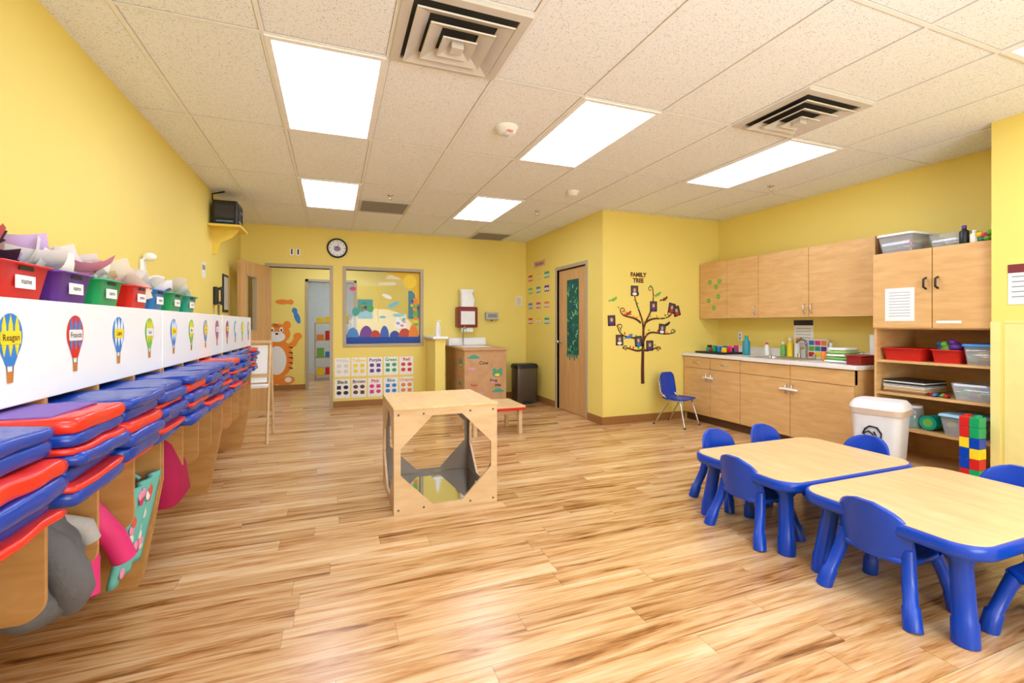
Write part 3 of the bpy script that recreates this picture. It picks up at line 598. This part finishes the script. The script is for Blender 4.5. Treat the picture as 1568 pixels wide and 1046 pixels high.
# ------------------------------------------------------------ right wall cabinets
def handle(b,y,z,x,m,L=.1): b.tube([(x,y,z-L/2),(x-.03,y,z-L/2+.01),(x-.03,y,z+L/2-.01),(x,y,z+L/2)],.006,m,8)
b=Bd('upper_cabinets'); UX=4.75
b.box(UX+.02,XR-.002,2.87,YT-.002,1.36,2.11,MAPLE)
for i,(a,c_) in enumerate(((2.87,3.53),(3.53,4.165),(4.165,4.64),(4.64,5.12))): b.box(UX,UX+.02,a+.003,c_-.003,1.36,2.11,MAPLE,.003)
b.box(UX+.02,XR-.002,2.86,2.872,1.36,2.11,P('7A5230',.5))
for y in (3.57,3.49): handle(b,y,1.45,UX,CHROME)
handle(b,4.2,1.45,UX,CHROME)
b.done()
b=Bd('flower_stickers',onright(UX-.001))
for y,z in ((4.93,1.85),(4.82,1.78),(4.78,1.65),(4.95,1.6),(4.86,1.5),(4.76,1.85)):
    for k in range(5): a=k*2*pi/5; b.poly(ellp(-y+.022*math.cos(a),z+.022*math.sin(a),.016,.016,8),0,.001+.0001*k,LGRN)
b.done()
b=Bd('base_cabinets'); LX=4.47
b.box(LX+.02,XR-.002,2.876,YT-.002,.1,.72,MAPLE); b.box(LX+.02,LX+.04,2.876,YT-.002,.72,.86,MAPLE); b.box(LX+.02,XR-.002,2.876,2.9,.72,.86,MAPLE); b.box(LX+.07,XR-.002,2.9,YT-.002,0,.1,P('5A3A20',.6))
for a,c_ in ((2.88,3.526),(3.526,4.17),(4.17,4.64),(4.64,5.11)):
    b.box(LX,LX+.02,a+.003,c_-.003,.71,.85,MAPLE,.003); b.box(LX,LX+.02,a+.003,c_-.003,.11,.704,MAPLE,.003)
for y in (3.49,3.56,4.60,4.68): handle(b,y,.6,LX,CHROME)
for y in (4.4,4.87): b.tube([(LX,y-.05,.78),(LX-.03,y-.04,.78),(LX-.03,y+.04,.78),(LX,y+.05,.78)],.006,CHROME,8)
b.tube([(LX-.035,3.42,.6),(LX-.045,3.52,.605),(LX-.035,3.62,.6)],.012,WHITE,8); b.tube([(LX-.035,4.56,.6),(LX-.045,4.64,.605),(LX-.035,4.72,.6)],.010,WHITE,8)
b.done()
b=Bd('countertop'); CT=P('EDEAE4',.3,var=.03,scale=60); b.box(LX-.025,XR-.002,2.85,3.5,.86,.9,CT,.006); b.box(LX-.025,XR-.002,4.12,YT-.002,.86,.9,CT,.006); b.box(LX-.025,4.55,3.5,4.12,.86,.9,CT); b.box(4.93,XR-.002,3.5,4.12,.86,.9,CT); b.box(XR-.022,XR-.002,2.85,YT-.002,.9,.99,CT)
b.done()
b=Bd('kitchen_sink'); b.T=Matrix.Translation((4.74,3.81,0)); b.ring(rrect(.40,.64,.04),rrect(.35,.58,.05),.9,.906,CHROME); b.loft([(rrect(.32,.54,.05),.76),(rrect(.35,.58,.05),.9)],CHROME,(1,0))
b.T=Matrix(); b.tube([(4.975,3.72,.9),(4.975,3.72,1.04),(4.95,3.72,1.10),(4.89,3.72,1.12),(4.82,3.72,1.08)],.013,CHROME); b.cyl((4.975,3.63,.9),(4.975,3.63,.95),.02,.016,CHROME); b.cyl((4.975,3.81,.9),(4.975,3.81,.95),.02,.016,CHROME); b.done()
def bottle(name,x,y,z,r,h,m,cap):
    b=Bd(name); b.lathe([(r*.9,z),(r,z+.01),(r,z+h*.68),(r*.45,z+h*.8),(r*.4,z+h*.86)],m,(x,y),16); b.lathe([(r*.5,z+h*.84),(r*.5,z+h)],cap,(x,y),12); b.done()
bottle('water_bottle',4.8,4.38,.902,.045,.24,P('2C8C9A',.3),TEAL)
bottle('dish_soap_bottle',5.035,3.97,.902,.033,.22,YEL,WHITE); bottle('dish_soap_bottle',5.035,4.06,.902,.03,.17,LGRN,WHITE); bottle('spray_bottle',5.035,3.88,.902,.03,.22,OFFW,ORG); bottle('hand_soap_bottle',5.0,3.46,.902,.035,.18,P('D8E8F0',.2),WHITE)
bottle('lotion_bottle',4.98,4.24,.902,.03,.16,OFFW,PINK)
b=Bd('toy_tray'); b.box(4.56,4.95,4.52,5.0,.902,.925,BLACK,.006)
for k in range(26): b.box(*(lambda x,y,s_:(x-s_,x+s_,y-s_,y+s_))(4.62+.28*random.random(),4.56+.4*random.random(),.022),.925,.95+.07*random.random(),random.choice(COLS+[GREY,BLACK]),.005)
b.done()
b=Bd('wall_outlet',onright(XR-.001,4.75,1.12)); b.box(-.035,.035,-.06,.06,0,.008,WHITE,.003); b.box(-.012,.012,.01,.035,.008,.01,GREY); b.box(-.012,.012,-.035,-.01,.008,.01,GREY); b.done()
b=Bd('wall_sign',onright(XR-.001,3.85,1.18)); b.box(-.12,.12,-.17,.15,0,.003,WHITE); b.box(-.12,.12,.09,.15,.003,.004,P('2A2A30',.5))
for k in range(6): b.box(-.09,.09,.05-.035*k,.056-.035*k,.003,.004,GREY)
b.done()
b=Bd('recipe_box'); b.box(5.03,5.074,3.52,3.74,.902,1.12,OFFW,.004); b.T=onright(5.029,3.63,1.0)
for i in range(3):
    for j in range(3): b.box(-.1+.07*i,-.04+.07*i,-.08+.065*j,-.03+.065*j,0,.002,COLS[(i*2+j*3)%9])
b.done()
b=Bd('dish_rack'); DR=CHROME
for y in [3.12+.035*k for k in range(9)]: b.tube([(4.86,y,.906),(4.86,y,1.0),(4.98,y,1.0),(4.98,y,.906)],.003,DR,6)
for x in (4.86,4.98):
    for z in (.91,1.0): b.cyl((x,3.1,z),(x,3.42,z),.004,.004,DR,6)
b.done()
for y,m in ((3.3,LBLUE),(3.38,ORG)):
    b=Bd('drinking_cup'); b.lathe([(.025,.902),(.033,1.0),(.030,1.0),(.022,.906)],m,(4.78,y),16); b.done()
b=Bd('folded_cloth_pile'); 
for k,m in enumerate((WHITE,LGRN,WHITE,P('9CCB6A',.7),WHITE)): b.pillow(4.6,4.83,3.02+.01*k,3.26-.01*k,.902+.03*k,.932+.03*k,m,.2,.003,5)
b.done()
b=Bd('red_storage_box'); b.box(4.54,4.8,2.87,3.0,.902,.98,P('8C1A1A',.4),.008); b.box(4.53,4.81,2.862,3.005,.98,.992,P('A02222',.4)); b.done()
b=Bd('paper_towel_roll'); b.lathe([(.06,.912),(.06,1.18)],WHITE,(4.96,2.98),24); b.lathe([(.075,.902),(.075,.912)],BLACK,(4.96,2.98)); b.cyl((4.96,2.98,1.18),(4.96,2.98,1.23),.01,.01,BLACK); b.done()
b=Bd('tall_storage_unit'); SX=4.5; y0,y1=1.915,2.74
for y in (y0,y1-.02): b.box(SX+.02,XR-.004,y,y+.02,0,1.9,MAPLE)
b.box(XR-.02,XR-.004,y0,y1,.05,1.9,MAPLE)
for z in (.08,.38,.67,.95,1.24,1.88): b.box(SX+.02,XR-.02,y0+.02,y1-.02,z,z+.02,MAPLE)
b.box(SX+.02,SX+.035,y0+.02,y1-.02,0,.08,MAPLE)
b.box(SX,SX+.02,y0+.003,2.297,1.25,1.9,MAPLE,.003); b.box(SX,SX+.02,2.303,y1,1.25,1.9,MAPLE,.003)
for y in (2.26,2.34): b.tube([(SX,y,1.57),(SX-.035,y,1.585),(SX-.035,y,1.645),(SX,y,1.66)],.008,BLACK,8)
b.done()
b=Bd('taped_paper',onright(SX-.001,2.53,1.45)); b.box(-.11,.11,-.14,.14,0,.001,WHITE)
for k in range(9): b.box(-.08,.08,.1-.025*k,.104-.025*k,.001,.0018,GREY)
b.box(.26,.42,-.16,-.14,0,.001,WHITE)
b.done()
def clearbin(x,y,z,w,d,h,lid,cols):
    b=Bd('clear_storage_bin',place(x,y,z)); b.loft([(rrect(w*.85,d*.85,.02),0),(rrect(w,d,.025),h),(rrect(w-.006,d-.006,.025),h),(rrect(w*.85-.006,d*.85-.006,.02),.004)],BINP)
    if lid: b.loft([(rrect(w+.02,d+.02,.03),h),(rrect(w+.02,d+.02,.03),h+.015),(rrect(w,d,.03),h+.02)],lid)
    for k in range(18):
        r=random.uniform(.02,.034); b.ell((random.uniform(-.36,.3)*w,random.uniform(-.3,.3)*d,.012+r+random.random()*(h-2*r-.02)*.8),(r,r*1.2,r*.8),random.choice(cols),10)
    b.done()
clearbin(4.75,2.6,1.902,.4,.27,.15,WHITE,[PINK,PURP,LPINK,GREY,RED]); clearbin(4.80,2.27,1.902,.34,.26,.12,None,[GREY,OFFW,LGRN,BLACK])
bottle('glue_bottle',4.6,2.14,1.902,.03,.15,BLACK,PURP); bottle('paint_bottle',4.58,2.07,1.902,.025,.1,WHITE,WHITE)
b=Bd('toy_pile'); 
for k in range(26): b.ell((4.56+.14*random.random(),1.93+.1*random.random(),1.92+.05*random.random()),(.03,.022,.02),random.choice(COLS),10)
b.done()
bin_('red_toy_bin',4.70,2.55,.971,.3,.3,.1,RED,label=False)
bin_('red_toy_bin',4.70,2.25,.971,.26,.2,.1,RED,label=False)
b=Bd('plush_toys')
for x,y,z,m,r in ((4.66,2.27,1.08,LGRN,.045),(4.64,2.21,1.1,PURP,.045),(4.68,2.31,1.08,P('2A6AA8',.6),.04),(4.74,2.24,1.1,ORG,.04)): b.ell((x,y,z),(r,r,r*.9),m,14); b.ell((x-.01,y+.02,z+.04),(r*.6,r*.6,r*.55),m,12)
b.done()
clearbin(4.70,2.03,.971,.34,.18,.14,LBLUE,COLS)
b=Bd('puzzle_stack')
for k in range(9): dx=random.uniform(-.012,.012); b.box(4.56+dx,4.86+dx,2.38+dx,2.69+dx,.691+.0125*k,.701+.0125*k,random.choice([WHITE,PLY,OFFW,P('8A6A4A',.5),BLACK]),.002)
b.done()
clearbin(4.70,2.07,.691,.34,.26,.13,None,[LBLUE,PURP,GREEN,P('A8C8D8',.5)])
b=Bd('toy_cars')
for k in range(4):
    x,y=4.56+.03*(k%2),2.23+.038*k; b.box(x,x+.05,y,y+.026,.698,.71,COLS[(k*3)%9],.004); b.box(x+.012,x+.038,y+.003,y+.023,.71,.72,COLS[(k*3)%9],.004)
    for xx in (x+.01,x+.04): b.cyl((xx,y-.001,.698),(xx,y+.027,.698),.007,.007,BLACK,8)
b.done()
b=Bd('toy_jar'); b.lathe([(.07,.401),(.075,.41),(.075,.56),(.065,.57)],BINP,(4.66,2.52),20); b.lathe([(.068,.57),(.068,.59)],WHITE,(4.66,2.52),20); b.lathe([(.06,.405),(.06,.5)],TEAL,(4.66,2.52),16); b.done()
b=Bd('rolled_play_mat'); b.cyl((4.6,2.38,.465),(4.95,2.38,.465),.06,.06,TEAL,20); b.cyl((4.598,2.38,.465),(4.6,2.38,.465),.035,.035,LGRN,16); b.done()
clearbin(4.70,2.14,.401,.34,.26,.15,P('9CC8E0',.4),[YEL,LBLUE,RED,GREEN])
b=Bd('white_trash_can',place(4.2,2.5,0,.25)); WP=P('E6E4E6',.4)
b.loft([(rrect(.25,.27,.05),0),(rrect(.29,.34,.06),.56)],WP); b.loft([(rrect(.31,.36,.06),.555),(rrect(.32,.37,.07),.60)],P('D8BFA8',.5)); b.loft([(rrect(.32,.37,.07),.60),(rrect(.31,.36,.07),.63),(rrect(.26,.31,.06),.665)],WHITE)
b.T=b.T@frame((-.147,0,.40),(0,-1,0),(-1,0,-.04)); 
b.ribbon([(-.06,.03),(-.03,.06),(.02,.055),(.05,.01),(.045,-.05)],.012,.006,-.012,.008,BLACK); b.ribbon([(-.065,.0),(-.035,.02),(0,-.01)],.010,.005,-.012,.008,BLACK); b.ribbon([(0,.02),(.02,-.02),(-.02,-.05)],.007,.005,-.012,.008,BLACK); b.ribbon([(-.06,.03),(-.075,-.005),(-.06,-.015)],.008,.005,-.012,.008,BLACK)
b.done()
b=Bd('building_brick_tower',place(4.37,1.985,0))
z=0
for k in range(8):
    h=.076
    for q,m in ((1,(YEL,YEL,RED,BLUE,BLUE,YEL,RED,RED)[k]),(-1,(BLUE,BLUE,GREEN,RED,YEL,BLUE,GREEN,GREEN)[k])):
        ya,yb=(0.001,.058) if q>0 else (-.058,-.001)
        b.box(-.045,.045,ya,yb,z,z+h-.002,m,.003)
        for sx in (-.022,.022): b.cyl((sx,(ya+yb)/2,z+h-.002),(sx,(ya+yb)/2,z+h+.012),.015,.015,m,12)
    z+=h
b.done()
# ------------------------------------------------------------ school chair with chrome legs
b=Bd('school_chair',place(4.10,4.78,0,math.radians(-160)))
SB=P('0640B4',.32,var=.03)
b.loft([(rrect(.30,.30,.07),.335),(rrect(.34,.34,.08),.35),(rrect(.34,.34,.08),.357),(rrect(.30,.30,.07),.345)],SB)
sec=[]
for i in range(11):
    v=i/10; wv=.165*(1-abs(2*v-1)**6*.35); y=-.16-.05*v; z=.36+.30*v
    pts=[]
    for k in range(-6,7): u=k/6; pts.append((wv*u,y+.035*u*u+.006))
    for k in range(6,-7,-1): u=k/6; pts.append((wv*u,y+.035*u*u-.006))
    sec.append((pts,z))
b.loft(sec,SB)
for s_ in (-1,1):
    b.tube([(s_*.18,.18,0),(s_*.14,.1,.32),(s_*.14,-.08,.33),(s_*.14,-.17,.42),(s_*.13,-.205,.58)],.011,CHROME,10)
    b.tube([(s_*.18,-.24,0),(s_*.14,-.06,.32),(s_*.14,.05,.325)],.011,CHROME,10)
    b.ell((s_*.18,.18,.012),(.016,.016,.012),BLACK,8); b.ell((s_*.18,-.24,.012),(.016,.016,.012),BLACK,8)
b.done()
# ------------------------------------------------------------ toddler tables and chairs
def ttable(x0,x1,y0,y1):
    b=Bd('toddler_table',place((x0+x1)/2,(y0+y1)/2,0)); w,d=x1-x0,y1-y0
    b.loft([(rrect(w-.06,d-.06,.10,8),.352),(rrect(w-.01,d-.01,.12,8),.362),(rrect(w,d,.125,8),.375),(rrect(w,d,.125,8),.408),(rrect(w-.014,d-.014,.12,8),.417)],BLUE)
    b.loft([(rrect(w-.03,d-.03,.112,8),.410),(rrect(w-.03,d-.03,.112,8),.419),(rrect(w-.036,d-.036,.11,8),.421)],MAPLE_T,(1,1),False)
    for sx in (-1,1):
        for sy in (-1,1):
            x,y=sx*(w/2-.12),sy*(d/2-.12)
            b.tube([(x,y,.36),(x,y,.33),(x+sx*.005,y+sy*.005,.31),(x+sx*.028,y+sy*.028,.10),(x+sx*.029,y+sy*.029,.09),(x+sx*.034,y+sy*.034,0)],[.062,.056,.038,.040,.045,.046],BLUE,20)
    b.done()
ttable(2.28,3.42,1.80,2.56); ttable(2.28,3.42,1.01,1.775)
def tchair(x,y,rz):
    b=Bd('toddler_chair',place(x,y,0,rz))
    b.loft([(rrect(.26,.24,.06),.225),(rrect(.30,.28,.07),.235),(rrect(.31,.29,.075),.25),(rrect(.29,.27,.07),.262),(rrect(.25,.23,.06),.254)],BLUE)
    sec=[]
    for i in range(19):
        v=i/18; wv=.16*max(.06,(1-v**5))**.45; y_=-.135-.045*v; z=.235+.25*v; th=.014
        fw=.05*(wv/.16)**2
        pts=[]
        for k in range(-8,9): u=k/8; pts.append((wv*u,y_+fw*u*u+th*(1-u**8*.9)))
        for k in range(8,-9,-1): u=k/8; pts.append((wv*u,y_+fw*u*u-th*(1-u**8*.9)))
        sec.append((pts,z))
    b.loft(sec,BLUE)
    for s_ in (-1,1):
        b.tube([(s_*.125,.1,.245),(s_*.14,.115,.2),(s_*.165,.145,.09),(s_*.167,.147,.085),(s_*.18,.16,0)],[.03,.026,.026,.032,.034],BLUE,16)
        b.tube([(s_*.135,-.1,.30),(s_*.145,-.115,.2),(s_*.17,-.15,.09),(s_*.172,-.152,.085),(s_*.19,-.17,0)],[.024,.028,.027,.033,.035],BLUE,16)
    b.done()
r90=pi/2
tchair(2.43,2.16,-r90); tchair(2.43,1.41,-r90)
tchair(2.70,2.60,pi); tchair(3.18,2.60,pi)
tchair(3.42,2.2,r90); tchair(3.42,1.42,r90)
tchair(2.74,.95,0)
# ------------------------------------------------------------ added unseen fill light behind the camera, brightens the ceiling + camera
L=bpy.data.lights.new('added_fill_light','AREA'); L.shape='DISK'; L.size=2.2; L.energy=150; L.color=(.86,.93,1)
lo=bpy.data.objects.new('added_fill_light',L); scene.collection.objects.link(lo); lo.location=(1.6,-1.8,1.2)
lo.rotation_euler=Vector((.0,.6,.8)).to_track_quat('-Z','Y').to_euler()
cam=bpy.data.cameras.new('camera'); co=bpy.data.objects.new('camera',cam); scene.collection.objects.link(co)
co.location=(0,0,1.28); co.rotation_euler=(pi/2,0,-math.atan(274/715)); cam.lens=36*715/1568; cam.shift_y=-26/1568; cam.clip_start=.05
scene.camera=co
w_=bpy.data.worlds.new('world'); scene.world=w_; w_.use_nodes=True; w_.node_tree.nodes['Background'].inputs[0].default_value=(1,.97,.92,1); w_.node_tree.nodes['Background'].inputs[1].default_value=.5
scene.view_settings.view_transform='Standard'
